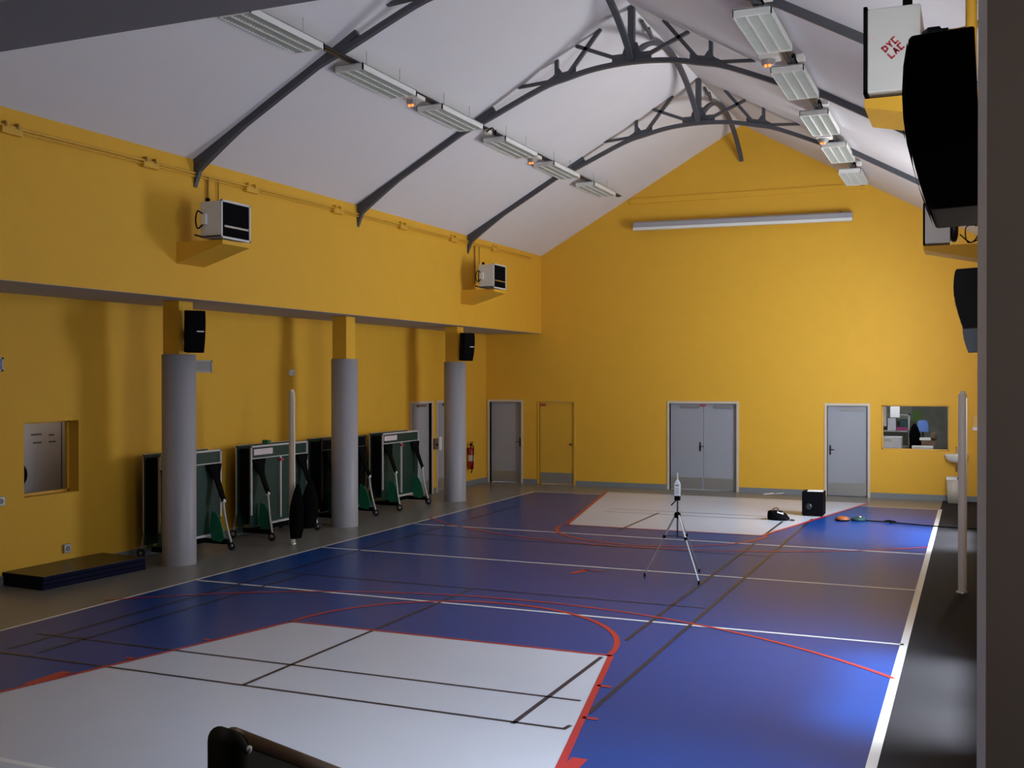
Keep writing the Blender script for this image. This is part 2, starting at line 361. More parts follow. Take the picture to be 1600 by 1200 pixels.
# window of the alcove: pane in a deep reveal, pale room behind
t = bpy.data.objects.new('window_1', None); C.objects.link(t); t.location = (XB, 11.1, 1.1); t['kind'] = 'structure'
f = M(); y0, y1, z0, z1 = WA; xf = XB - .20
for a, b, c, d in ((y0, y0 + .03, z0, z1), (y1 - .03, y1, z0, z1), (y0, y1, z0, z0 + .03), (y0, y1, z1 - .03, z1)): f.box(xf - .03, xf + .02, a, b, c, d)
f.build('window_frame', 'yellow_gloss', t)
M().box(xf - .008, xf - .003, y0 + .03, y1 - .03, z0 + .03, z1 - .03).build('window_pane', 'glass_pane', t)
for nm, bb in (('wall_corridor_far', (-12.75, -12.6, 9.1, 13.7, 0, 2.7)), ('wall_corridor_near', (-12.6, XB - .25, 9.0, 9.1, 0, 2.7)), ('wall_corridor_side', (-12.6, XB - .25, 13.6, 13.7, 0, 2.7)), ('ceiling_corridor', (-12.75, XB - .25, 9.0, 13.7, 2.7, 2.8))): struct(M().box(*bb), nm, 'office_white')
area('corridor_fill', (-12.1, 11.6, 2.55), (0, 0, 0), .3, 1.5, 2.2, (1, .93, .85))  # unseen fill added to brighten the view through the pane
cd = thing('corridor_door', 'pale corridor door with pencilled notes seen through the alcove window', 'door', (-12.58, 11.9, 0))
M().box(-12.598, -12.56, 11.3, 12.55, 0.005, 2.3).build('door_leaf', 'office_white', cd)
M().box(-12.562, -12.555, 12.18, 12.2, .1, 2.2).build('edge_strip', 'pencil', cd)
nt = M()
for k, (yy, zz, w) in enumerate(((12.27, 1.93, .12), (12.3, 1.83, .07), (12.27, 1.7, .13), (12.32, 1.62, .08), (12.27, 1.52, .03), (11.62, 1.86, .2), (11.66, 1.74, .16), (11.95, 1.84, .1), (11.95, 1.74, .13))):
    nt.box(-12.561, -12.557, yy, yy + w, zz, zz + .022)
nt.build('pencil_notes', 'pencil', cd)
o = M(); o.lathe([(.0, -.012), (.16, -.012), (.18, 0), (.16, .012), (0, .012)], (-12.3, 11.14, 1.33), 'x', 24)
tag(o.build('wall_disc', 'black_plastic'), 'dark round disc at the lower left edge of the alcove window', 'disc')
# office window: pane and the office room behind it
t = bpy.data.objects.new('window_2', None); C.objects.link(t); t.location = (-1.23, YE, 1.08); t['kind'] = 'structure'
x0, x1, z0, z1 = WO; f = M()
for a, b, c, d in ((x0, x0 + .03, z0, z1), (x1 - .03, x1, z0, z1), (x0, x1, z0, z0 + .025), (x0, x1, z1 - .025, z1)): f.box(a, b, YE + .16, YE + .2, c, d)
f.build('window_frame', 'yellow_gloss', t)
M().box(x0 + .03, x1 - .03, YE + .178, YE + .182, z0 + .025, z1 - .025).build('window_pane', 'glass_pane', t)
for nm, bb in (('wall_office_back', (-3.4, 1.2, 28.4, 28.5, 0, 2.7)), ('wall_office_left', (-3.5, -3.4, YE + .3, 28.5, 0, 2.7)), ('wall_office_right', (1.2, 1.3, YE + .3, 28.5, 0, 2.7)), ('ceiling_office', (-3.5, 1.3, YE + .3, 28.5, 2.7, 2.8)), ('floor_office', (-3.5, 1.3, YE + .3, 28.5, -.1, 0))): struct(M().box(*bb), nm, 'office_wall')
area('office_fill', (-1.6, 26.7, 2.62), (0, 0, 0), 1.0, .4, 16, (.92, .95, 1))  # unseen fill added to brighten the office interior
# ------------------------------------------------------------------ roof trusses
half = [(-10.02, 5.60), (-9.47, 6.0), (-8.9, 6.37), (-8.11, 6.80), (-7.56, 7.02), (-6.58, 7.44), (-6.13, 7.56), (-5.64, 7.66), (XM, 7.70)]
full = half + [(2 * XM - x, z) for x, z in half[-2::-1]]
chord = smooth_path(full, 4)
def beam(mb, p, q, h, y0, y1): mb.ribbon([p, q], h, y0, y1)
def make_truss(y, label):
    t = thing('roof_truss', label, 'roof truss', (XM, y, 5.5), 0, 'iron roof trusses')
    M().ribbon(chord, .07, y - .042, y + .042).build('arched_chord', 'truss_grey', t)
    for s in (-1, 1):
        X = lambda x: XM + s * (XM - x) * -1 if s > 0 else x
        X = (lambda x: x) if s < 0 else (lambda x: 2 * XM - x)
        r = M(); pts = [(x, roof(x) - .05) for x in (-10.05, -9.5, -8.9, -8.3, -7.8, -7.42)]
        r.ribbon([(X(a), b) for a, b in pts], .09, y - .038, y + .038); r.build('rafter', 'truss_grey', t)
        b = M(); b.prism([(X(a), z) for a, z in ((-10.065, 5.70), (-9.5, 6.04), (-9.42, 5.99), (-9.78, 5.76), (-9.97, 5.58), (-10.06, 5.36))], 'y', y - .032, y + .032); b.build('foot_bracket', 'truss_grey', t)
        g = M(); g.prism([(X(a), z) for a, z in ((-6.45, 7.46), (-5.97, 7.61), (-5.97, 7.72), (-6.08, 7.68), (-6.2, 7.66), (-6.26, 7.74), (-6.36, 7.62), (-6.5, 7.54))], 'y', y - .015, y + .015); g.build('gusset_plate', 'truss_grey', t)
        for p, q, h in (((-6.3, 7.55), (-6.98, 7.50), .045), ((-6.30, 7.6), (-6.30, roof(-6.3) + .01), .06), ((-6.1, 7.62), (-5.55, roof(-5.55) - .0), .06), ((-5.2, 7.75), (-5.96, roof(-5.96)), .055)):
            m = M(); beam(m, (X(p[0]), p[1]), (X(q[0]), q[1]), h, y - .03, y + .03); m.build('strut', 'truss_grey', t)
    M().prism([(XM - .32, 7.70), (XM + .32, 7.70), (XM + .32, 7.84), (XM + .15, 7.84), (XM + .09, 8.0), (XM - .09, 8.0), (XM - .15, 7.84), (XM - .32, 7.84)], 'y', y - .02, y + .02).build('gusset_plate', 'truss_grey', t)
    M().box(XM - .05, XM + .05, y - .05, y + .05, 7.72, roof(XM)).build('king_post', 'truss_grey', t)
    return t
TY = (12.2, 16.55, 21.05)
for y, l in zip(TY, ('nearest dark iron roof truss, cut off by the top of the picture', 'middle dark iron roof truss, between the second and third lamps of the left row', 'farthest dark iron roof truss, in front of the yellow end wall gable')): make_truss(y, l)
def ridge_arch(y0, y1, label):
    t = thing('ridge_brace', label, 'roof brace', (XM, y0, 7.6), 0, 'arched braces under the roof ridge'); n = 24; m = M(); L = []; y0 += .05; y1 -= .055; zt = .765
    for i in range(n + 1):
        u = i / n; L.append((y0 + (y1 - y0) * u, 7.74 + zt * sin(pi * u) ** .78))
    for i in range(n):
        (a, za), (b, zb) = L[i], L[i + 1]; d = Vector((b - a, zb - za)).normalized() * .035; nx = (-d.y, d.x)
        m.prism([(a - nx[0], za - nx[1]), (b - nx[0], zb - nx[1]), (b + nx[0], zb + nx[1]), (a + nx[0], za + nx[1])], 'x', XM - .045, XM + .045)
    m.build('arch', 'truss_grey', t)
    for s in (0.12, .21):
        ya = y0 + (y1 - y0) * s; k = M(); ym = y0 + (y1 - y0) * .25
        k.tube([(XM, ym, 8.42), (XM, ya, 8.525)], .03, 6); k.build('ridge_strut', 'truss_grey', t)
ridge_arch(TY[0], TY[1], 'arched dark brace rising from the middle truss toward the viewer under the ridge')
ridge_arch(TY[1], TY[2], 'arched dark brace between the middle and farthest trusses under the ridge')
ridge_arch(TY[2], YE, 'arched dark brace from the farthest truss down to the yellow gable')

# ------------------------------------------------------------------ ceiling lamps
LW, LH = .44, .085
def make_luminaire(name_label, x, y, L, left):
    t = thing('ceiling_lamp', name_label, 'ceiling lamp', (x, y, 6.8), 0, 'fluorescent lamps of the left row' if left else 'fluorescent lamps of the right row')
    z = 6.8; a, b = x - LW / 2, x + LW / 2; c, d = y, y + L
    h = M(); h.box(a, a + .012, c, d, z, z + LH); h.box(b - .012, b, c, d, z, z + LH); h.box(a, b, c, c + .03, z, z + LH); h.box(a, b, d - .03, d, z, z + LH); h.box(a, b, c, d, z + LH - .008, z + LH + .004)
    h.build('housing', 'white_metal', t)
    g = M()
    for k in (1, 2):
        xx = a + LW * k / 3; g.box(xx - .010, xx + .010, c + .03, d - .03, z - .002, z + .05)
    g.build('divider', 'white_metal', t)
    lv = M(); n = 26
    for k in range(1, n):
        yy = c + .03 + (L - .06) * k / n; lv.box(a + .012, b - .012, yy - .002, yy + .002, z + .002, z + .036)
    lv.build('louvre', 'louvre_metal', t)
    for k in range(3):
        xx = a + LW * (k + .5) / 3; M().tube([(xx, c + .05, z + .055), (xx, d - .05, z + .055)], .013, 8).build('tube', 'white_plastic', t)
    for yy in (c + .3, d - .3):
        M().tube([(x + .1, yy, z + LH), (x + .1, yy, roof(x + .1))], .004, 5).build('suspension_wire', 'metal', t)
    return t
ordn = ['nearest', 'second', 'third', 'fourth', 'fifth', 'farthest']
YLs = [10.02, 12.45, 14.78, 17.2, 19.55, 21.95]; YRs = [12.35, 14.82, 17.45, 20.0, 22.65]
LBL = ['white louvred lamp nearest the viewer in the left ceiling row, beside the grey lintel', 'second white louvred lamp from the viewer in the left ceiling row', 'third white louvred lamp in the left ceiling row, crossing the middle truss', 'fourth white louvred lamp in the left ceiling row, after the white junction box', 'fifth white louvred lamp in the left ceiling row, at the farthest truss', 'last white louvred lamp of the left ceiling row, touching the yellow gable']
for y, l in zip(YLs, LBL): make_luminaire(l, -7.72, y, 1.52, True)
LBR = ['largest white lamp of the right ceiling row, nearest the viewer', 'second white lamp from the viewer in the right ceiling row', 'third white lamp in the right ceiling row, middle of the five', 'fourth white lamp in the right ceiling row, next to last', 'last and smallest white lamp of the right ceiling row, over the yellow gable']
for y, l in zip(YRs, LBR): make_luminaire(l, -2.34, y, 1.56, False)
for x, y0, y1, l in ((-7.68, 9.0, 24.2, 'dark cable rail running above the left row of ceiling lamps'), (-2.3, 11.6, 24.9, 'dark cable rail running above the right row of ceiling lamps')):
    m = M(); m.box(x - .03, x + .03, y0, y1, 6.90, 6.94); m.box(x + .05, x + .075, y0, y1, 6.905, 6.93)
    tag(m.build('cable_rail', 'dark_metal'), l, 'cable rail')
def safety_lamp(x, y, label):
    t = thing('safety_lamp', label, 'safety lamp', (x, y, 6.8), 0, 'glowing safety lamps between the ceiling lamps')
    M().box(x - .14, x + .12, y - .13, y + .13, 6.84, 6.90).build('base', 'white_plastic', t, .01)
    k = M(); k.lathe([(0, -.06), (.06, -.05), (.09, -.015), (.095, .03)], (x - .03, y, 6.81), 'z', 16); k.build('cover', 'clear_cover', t)
    for d in (-.025, .025): m = M(); m.lathe([(0, -.024), (.02, -.012), (.02, .012), (0, .024)], (x - .03 + d, y - .05, 6.755), 'z', 10); m.build('bulb', 'orange_bulb', t)
safety_lamp(-7.72, 14.30, 'safety lamp glowing orange between the second and third lamps of the left row')
safety_lamp(-7.72, 19.05, 'safety lamp glowing orange between the fourth and fifth lamps of the left row')
safety_lamp(-2.47, 14.33, 'safety lamp glowing orange between the first and second lamps of the right row')
safety_lamp(-2.42, 19.45, 'safety lamp glowing orange between the third and fourth lamps of the right row')
def junction(x, y, label):
    s = 1 if x < XM else -1
    t = thing('junction_box', label, 'junction box', (x, y, 6.8), 0, 'cable boxes between ceiling lamps')
    M().box(x - .05, x + .05, y - .08, y + .08, 6.825, 6.895).build('box', 'white_plastic', t, .01)
    M().tube(smooth_path([(x + .06 * s, y - .1, 6.86), (x + .08 * s, y - .2, 6.82), (x + .09 * s, y, 6.92), (x + .07 * s, y + .16, 6.84), (x + .095 * s, y + .12, 6.91), (x + .07 * s, y + .2, 6.89)]), .012, 6).build('cable', 'black_plastic', t)
junction(-7.62, 16.72, 'white junction box with looped cable between the third and fourth left lamps')
junction(-2.105, 17.0, 'white junction box with looped cable between the second and third right lamps')
junction(-2.105, 14.46, 'small junction box with looped cable beside the nearest orange light of right row')
junction(-2.105, 22.1, 'junction box with dark cable between the fourth and last right lamps')
junction(-2.105, 12.0, 'junction box with dark cable at top edge above the largest right lamp')

# ------------------------------------------------------------------ columns
for xc, y, l in ((-10.6, 12.48, 'nearest round grey column with a yellow square top, at left'), (-10.52, 16.82, 'middle round grey column with a yellow square top'), (-10.45, 21.2, 'farthest round grey column with a yellow square top, beside the fire extinguisher')):
    t = thing('column', l, 'column', (xc, y, 0), 0, 'columns carrying the left wall')
    m = M(); m.lathe([(.24, 0), (.24, 3.03), (.0, 3.03)], (xc, y, 0), 'z', 40); m.build('shaft', 'column_grey', t)
    M().box(xc - .16, xc + .13, y - .15, y + .15, 3.03, 3.795).build('upper_pillar', 'yellow_paint', t)

# ------------------------------------------------------------------ heaters on their consoles
def heater(y0, y1, side, label, clabel, sticker=False):
    s = 1 if side == 'L' else -1
    wall = XL if side == 'L' else XR
    k_ = 0 if side == 'L' else .085
    X = lambda d: wall + s * (d + k_) if d > 0 else wall                       # distance from the wall
    ym = (y0 + y1) / 2; zb = 4.57 if side == 'L' else 4.515; HT = .50 if side == 'L' else .545
    con = M(); con.prism([(X(0), zb - .02), (X(.78), zb - .02), (X(.78), zb - .075), (X(0), 4.26)], 'y', y0 + .03, y1 - .02)
    tag(con.build('heater_console', 'yellow_paint'), clabel, 'wall console', 'yellow consoles under the heaters')
    t = thing('fan_heater', label, 'heater', (X(.6), ym, zb), 0, 'white fan heaters on yellow consoles')
    bx = lambda a, b: (min(X(a), X(b)), max(X(a), X(b)))
    h = M(); a, b = bx(.44, .76)
    h.box(a, b, y0, y1, zb + .01, zb + HT); h.build('housing', 'heater_white', t, .008)
    r = M(); a, b = bx(.76, .785)
    for c in ((y0, y0 + .03, zb, zb + HT + .02), (y1 - .03, y1, zb, zb + HT + .02), (y0, y1, zb, zb + .03), (y0, y1, zb + HT - .01, zb + HT + .02)): r.box(a, b, *c)
    r.build('front_frame', 'heater_white' if side == 'L' else 'black_plastic', t, .004)
    a, b = bx(.755, .77); M().box(a, b, y0 + .03, y1 - .03, zb + .03, zb + .49).build('grille', 'black_grille', t)
    for k in range(9):
        z = zb + .065 + k * .048; a, b = bx(.765, .782); M().box(a, b, y0 + .035, y1 - .035, z, z + .005).build('louvre_blade', 'black_plastic', t)
    a, b = bx(.77, .784); M().box(a, b, y0 + .07, y1 - .05, zb + .155, zb + .18).build('bright_blade', 'metal', t)
    fn = M(); fn.lathe([(.0, 0), (.19, 0), (.21, -.03 * s), (.21, -.08 * s), (.13, -.10 * s), (0, -.10 * s)], (X(.44), ym, zb + .26), 'x', 24); fn.build('fan_guard', 'dark_metal', t)
    if side == 'L':
     a, b = bx(.47, .55); M().box(a, b, y0 - .035, y0, zb + .19, zb + .33).build('terminal_box', 'white_plastic', t, .004)
     M().tube(smooth_path([(X(.49), y0 - .02, zb + .33), (X(.43), y0 - .05, zb + .37), (X(.38), y0 - .03, zb + .26), (X(.42), y0 - .04, zb + .14), (X(.49), y0 - .02, zb + .19)]), .011, 6).build('cable', 'black_plastic', t)
     M().tube([(X(.36), y0 - .02, zb + .055), (X(.5), y0 - .03, zb + .02), (X(.78), y0 - .012, zb + .025)], .014, 6).build('bracket', 'dark_metal', t)
    if side == 'L':
        for dy, r in ((.02, .016), (.25, .010)): M().tube([(X(.03), y1 + dy, zb + .15), (X(.03), y1 + dy, 5.56)], r, 8).build('pipe', 'copper_pipe', t)
    M().lathe([(.03, 0), (.03, .05), (0, .05)], (X(.52), y0 + .05, zb + HT), 'z', 12).build('valve', 'black_plastic', t)
    return t, X, y0, zb
heater(11.78, 12.42, 'L', 'white fan heater with black grille on the console above the nearest column', 'yellow wedge console under the white heater above the nearest column')
heater(20.68, 21.34, 'L', 'white fan heater with black grille on the console near the far left corner', 'yellow wedge console under the heater near the far left corner')
t, X, y0, zb = heater(7.3, 7.95, 'R', 'white fan heater with red sticker behind the big black speaker, upper right', 'yellow console beneath the white heater with the red sticker')
k = M(); cx, cz = -.487, 4.80                         # diamond of red letters: two rows in outlined capitals, turned about 40 degrees
def glyph(mb, strokes, ox, oz, sc, ang, y):
    for (a, b) in strokes:
        P = []
        for (u, v) in (a, b):
            u, v = (u + ox) * sc, (v + oz) * sc; P.append((cx + u * cos(ang) - v * sin(ang), cz + u * sin(ang) + v * cos(ang)))
        (x0, z0), (x1, z1) = P; d = Vector((x1 - x0, z1 - z0)).normalized(); n = Vector((-d.y, d.x)) * .0055; d *= .003
        mb.prism([(x0 - n.x - d.x, z0 - n.y - d.y), (x1 - n.x + d.x, z1 - n.y + d.y), (x1 + n.x + d.x, z1 + n.y + d.y), (x0 + n.x - d.x, z0 + n.y - d.y)], 'y', y - .002, y)
Dg = [((0, 0), (0, 1)), ((0, 1), (.6, .8)), ((.6, .8), (.6, .2)), ((.6, .2), (0, 0))]
Yg = [((.3, 0), (.3, .5)), ((.3, .5), (0, 1)), ((.3, .5), (.6, 1))]
Cg = [((.6, 1), (0, 1)), ((0, 1), (0, 0)), ((0, 0), (.6, 0))]
Ag = [((0, 0), (.3, 1)), ((.3, 1), (.6, 0)), ((.12, .4), (.48, .4))]
Lg = [((0, 1), (0, 0)), ((0, 0), (.6, 0))]
for i, gl in enumerate((Dg, Yg, Cg)): glyph(k, gl, -1.4 + i * 1.02, .26, .037, radians(40), y0 - .001)
for i, gl in enumerate((Lg, Ag, Cg)): glyph(k, gl, -1.4 + i * 1.02, -1.26, .037, radians(40), y0 - .001)
k.build('red_sticker', 'red_ink', t, label='red lettered sticker')
for (dx, dz, w, h) in ((-.15, .06, .012, .03), (-.125, .06, .025, .025), (-.14, -.02, .03, .006), (-.145, -.05, .035, .006)): M().box(cx + dx, cx + dx + w, y0 - .002, y0, cz + dz, cz + dz + h).build('faint_mark', 'pink_paper', t)
M().tube(smooth_path([(-.22, 7.3, 4.86), (-.1, 7.28, 4.85), (.02, 7.26, 4.88), (.1, 7.2, 5.0), (.12, 7.15, 5.4), (.12, 7.15, 5.8)]), .02, 8).build('supply_pipe', 'copper_pipe', t)
M().tube([(-.03, 7.25, 4.45), (-.03, 7.25, 6.1)], .035, 10).build('riser_pipe', 'yellow_gloss', t)
m = M(); m.lathe([(.035, 0), (.035, .07), (.02, .08), (.02, .12)], (-.28, 7.22, 4.84), 'x', 12); m.build('pipe_valve', 'black_plastic', t)
t, X, y0, zb = heater(15.85, 16.5, 'R', 'white fan heater half hidden below the big black speaker, far right', 'yellow console below the far right heater, above the second black speaker')
M().tube(smooth_path([(-.2, 15.8, 4.62), (-.05, 15.75, 4.5), (.06, 15.8, 4.7), (-.12, 15.78, 4.72), (-.1, 15.76, 4.5), (.1, 15.8, 4.58)]), .009, 6).build('loose_cable', 'black_plastic', t)

# yellow conduit with boxes along the top of the left wall
t = thing('wall_conduit', 'yellow double conduit with boxes along the top of left wall', 'conduit', (XL, 8, 5.5))
def pz(y): return 5.535 + (y - 9) * .007
for dz, r in ((0, .017), (-.042, .012)):
    M().tube([(XL + .03, y, pz(y) + dz) for y in (6.5, 12, 18, 24.6)], r, 8).build('pipe', 'yellow_gloss', t)
for y in (9.03, 11.27, 13.44, 15.84, 18.13, 20.3, 22.4):
    b = M().box(XL, XL + .075, y - .16, y + .13, pz(y) - .09, pz(y) - .015).build('outlet_box', 'yellow_gloss', t, .01)
    for dy in (-.09, .08): M().box(XL, XL + .06, y + dy - .012, y + dy + .012, pz(y) - .03, pz(y) + .05).build('clamp', 'copper_pipe' if y < 12 else 'yellow_gloss', b)

# ------------------------------------------------------------------ loudspeakers
def speaker(loc, rotz, tilt, label, w=.46, h=.62, dp=.27, br=None):
    """local frame: front faces -X, width along Y, centre of the back at the origin"""
    t = thing('loudspeaker', label, 'loudspeaker', loc, rotz, 'black wall loudspeakers')
    R = Matrix.Rotation(tilt, 4, 'Y'); tr = lambda p: tuple(R @ Vector(p))
    prof = [(0, h / 2), (-dp * .86, h / 2)] + [(-dp * f, -v * h) for v, f in ((-.48, .90), (-.35, .965), (-.2, 1.0), (-.05, 1.0), (.1, .965), (.25, .89), (.38, .80), (.49, .70))] + [(-dp * .68, -h / 2), (0, -h / 2)]
    c = M(); n = len(prof); vs = [tr((x, y, z)) for y in (-w / 2, w / 2) for x, z in prof]
    c._add(vs, [list(range(n))[::-1], list(range(n, 2 * n))] + [(i, (i + 1) % n, n + (i + 1) % n, n + i) for i in range(n)])
    c.build('cabinet', 'black_plastic', t, .008, world=False)
    g = M(); pf = [p for p in prof[2:10]]
    for i in range(len(pf) - 1):
        (xa, za), (xb, zb) = pf[i], pf[i + 1]; g.quad([tr((xa - .006, -w / 2 + .03, za)), tr((xb - .006, -w / 2 + .03, zb)), tr((xb - .006, w / 2 - .03, zb)), tr((xa - .006, w / 2 - .03, za))])
    g.build('grille', 'black_grille', t, world=False)
    b = M(); P = [tr(p) for p in ((-dp - .012, -.1, .0), (-dp - .012, -.1, .016), (-dp - .012, -.0, .016), (-dp - .012, -.0, .0))]
    b.quad(P); b.build('badge', 'paper', t, world=False)
    k = M(); k.box(0, br or .07, -.06, .06, -.12, .02); k.build('wall_bracket', 'black_plastic', t, world=False)
    return t
speaker((.006, 3.62, 3.455), 0, radians(-2.5), 'big black loudspeaker beside the grey pillar, top right', w=.44, h=.52, dp=.20, br=.2)
speaker((.03, 12.6, 3.54), 0, radians(-2.5), 'black loudspeaker on right wall below the far right heater', dp=.24, br=.17)
speaker((.03, 21.05, 3.45), 0, radians(-2.5), 'small far black loudspeaker just under the second one on right wall', dp=.24, br=.17)
speaker((-10.33, 12.46, 3.36), radians(180 - 38), radians(-4), 'black loudspeaker on top of the nearest column', w=.25, h=.60, dp=.25, br=.09)
speaker((-10.18, 21.12, 3.36), radians(180 - 38), radians(-4), 'black loudspeaker on top of the farthest column', w=.25, h=.60, dp=.25, br=.09)

# ------------------------------------------------------------------ folded table tennis tables
def tt_table(y0, y1, xf, label, labelled=True, board='table_green'):
    """xf: x of the outward (hall) board; everything in world coordinates"""
    w = y1 - y0; ym = (y0 + y1) / 2; zb, zt = .22, 1.56
    t = thing('table_tennis_table', label, 'table tennis table', (xf - .12, ym, 0), 0, 'folded green table tennis tables')
    for side, x in ((1, xf), (-1, xf - .25)):
        b = M().box(x - .022, x, y0, y1, zb, zt).build('table_top', board if side > 0 else 'table_green', t)
        e = M(); o = x if side > 0 else x - .022; a, c = (o, o + .022) if side > 0 else (o - .022, o)
        e.box(a, c, y0, y0 + .03, zb + .2, zt); e.box(a, c, y1 - .03, y1, zb + .28, zt); e.box(a, c, y0, y1, zt - .025, zt + .005); e.box(a, c, y0 + .3, y1 - .05, zb, zb + .035); e.box(a, c, y0 + .03, y1 - .03, zt - .215, zt - .20)
        e.build('frame', 'table_white' if board == 'table_green' or side < 0 else 'dark_metal', t)
        e = M(); e.box(a, c + .008 * side, ym - .018, ym + .018, zb + .08, zt - .215); cb = e.build('centre_bar', 'table_white', t)
        M().box(min(a, c) - .005, max(a, c) + .03, ym - .03, ym + .05, zt - .29, zt - .25).build('catch', 'red_ink', cb)
        for yy, s in ((y0 + .19, -1), (y1 - .20, 1)):
            X = lambda d: o + side * d * (1 if side > 0 else .55)
            L = M(); rings = []
            for d, z, hw in ((.02, zt - .22, .17), (.04, zt - .36, .11), (.08, zt - .47, .06), (.17, zt - .70, .05), (.21, zt - .79, .045)):
                rings.append([(X(d), yy - hw, z), (X(d) + .03 * side, yy - hw, z), (X(d) + .03 * side, yy + hw, z), (X(d), yy + hw, z)])
            L.loft(rings).build('leg', 'black_plastic', t)
            k = M(); k.tube(smooth_path([(X(.21), yy, .77), (X(.23), yy + .0 * s, .6), (X(.27), yy + .02 * s, .35), (X(.33), yy + .04 * s, .12)]), .017, 8); st = k.build('stay', 'table_white', t)
            k = M(); k.lathe([(.0, -.035), (.03, -.03), (.036, 0), (.03, .03), (0, .035)], (X(.21), yy, .77), 'y', 12); k.build('knuckle', 'white_plastic', st)
            q = M(); q.prism([(X(.01), .30), (X(.05), .62), (X(.15), .58), (X(.22), .46), (X(.29), .22), (X(.22), .14), (X(.06), .16)], 'y', yy - .035 - .05 * s, yy - .015 - .05 * s); q.build('side_panel', 'bright_green', t)
            q = M(); q.lathe([(.02, -.022), (.062, -.022), (.07, -.012), (.07, .012), (.062, .022), (.02, .022)], (X(.33), yy + .05 * s, .07), 'y', 18); wh = q.build('wheel', 'rubber', t)
            q = M(); q.lathe([(.0, -.026), (.035, -.024), (.035, .024), (0, .026)], (X(.33), yy + .05 * s, .07), 'y', 14); q.build('hub', 'metal', wh)
    M().box(xf - .232, xf - .028, y0 + .03, y1 - .03, .45, zt - .05).build('gap_filler', 'black_plastic', t)  # black box added to darken the gap between the boards
    c = M()
    for yy in (y0 + .2, y1 - .2): c.box(xf - .28, xf + .30, yy - .03, yy + .03, .10, .17)
    c.box(xf - .16, xf - .10, y0 + .2, y1 - .2, .11, .17); c.box(xf - .2, xf - .06, y0 + .25, y1 - .25, .3, .38)
    c.build('chassis', 'black_plastic', t)
    for yy in (y0 + .06, y1 - .06): M().tube([(xf - .24, yy, .95), (xf - .02, yy, .95)], .012, 8).build('lock_rod', 'metal', t)
    if labelled: M().box(xf + .001, xf + .004, y0 + .10, y0 + .62, zt - .155, zt - .055).build('name_plate', 'pink_paper', t, label='pale blank plate')
    return t
tt_table(12.5, 13.92, -11.0, 'folded green table tennis table behind the nearest column', False)
x = tt_table(14.68, 16.32, -11.0, 'folded green table tennis table in full view with the white post before it')
M().box(-11.2, -11.08, 15.28, 15.36, 1.57, 1.63).build('grip', 'bright_green', x)
tt_table(16.85, 18.42, -11.05, 'folded table tennis table mostly hidden behind the middle column, outer board black', False, 'black_plastic')  # outer board and its frame coloured black
tt_table(18.98, 20.52, -11.0, 'folded green table tennis table farthest back, beside the grey alcove door')

# ------------------------------------------------------------------ net posts
def net_post(x, y, h, r, m, label):
    t = thing('net_post', label, 'net post', (x, y, 0), 0, 'volleyball net posts')
    k = M(); k.lathe([(r, .0), (r, h - .02), (r * .8, h), (0, h)], (x, y, 0), 'z', 20); k.build('pole', m, t)
    k = M(); k.box(x + r * .5, x + r * .5 + .022, y - .03, y + .03, .9, h - .05); k.build('rail', 'metal', t)
    k = M(); k.lathe([(r + .02, 0), (r + .02, .02), (0, .02)], (x, y, 0), 'z', 20); k.build('floor_socket', 'metal', t)
    k = M(); k.lathe([(.03, 0), (.03, .03), (0, .03)], (x, y, h), 'z', 12); k.build('pulley', 'white_plastic', t)
net_post(-10.19, 14.70, 2.47, .05, 'post_beige', 'pale net post in front of table tennis table at left')
net_post(-.15, 14.62, 2.49, .052, 'post_white', 'white net post standing alone at the right court edge')
nb = M(); n = 18
for (ox, oy, zt, zb, rx) in ((-.03, -.13, .98, .12, .115), (.04, .12, 1.04, .26, .13)):
    rings = []
    for i in range(13):
        u = i / 12; z = zt + (zb - zt) * u; r = rx * (.25 + 1.0 * min(1, u * 2.2) ** .8 - .35 * max(0, u - .75) / .25)
        rings.append([(-9.985 + ox + r * .7 * cos(2 * pi * j / n) * (1 + .16 * sin(5 * 2 * pi * j / n + i * .5)), 14.74 + oy - .06 * u + r * sin(2 * pi * j / n) * (1 + .16 * cos(4 * 2 * pi * j / n + i * .4)), z) for j in range(n)])
    nb.loft(rings)
tag(nb.build('net_bundle', 'net_dark'), 'dark bundled net hanging on the left net post', 'net')

# ------------------------------------------------------------------ gym mats
for i, l in enumerate(('lowest dark blue gym mat of the stack by the alcove wall', 'middle dark blue gym mat of the stack by the alcove wall', 'topmost gym mat of the stack, wall reflection painted brown on its top')):
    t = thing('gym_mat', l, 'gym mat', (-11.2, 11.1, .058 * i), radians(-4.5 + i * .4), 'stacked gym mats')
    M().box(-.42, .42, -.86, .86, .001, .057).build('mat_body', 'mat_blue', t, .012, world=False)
    if i == 2: M().box(-.415, .415, -.855, .855, .052, .0585).build('top_reflection', 'mat_top_reflection', t, world=False)  # yellow wall's reflection painted as a brown sheet

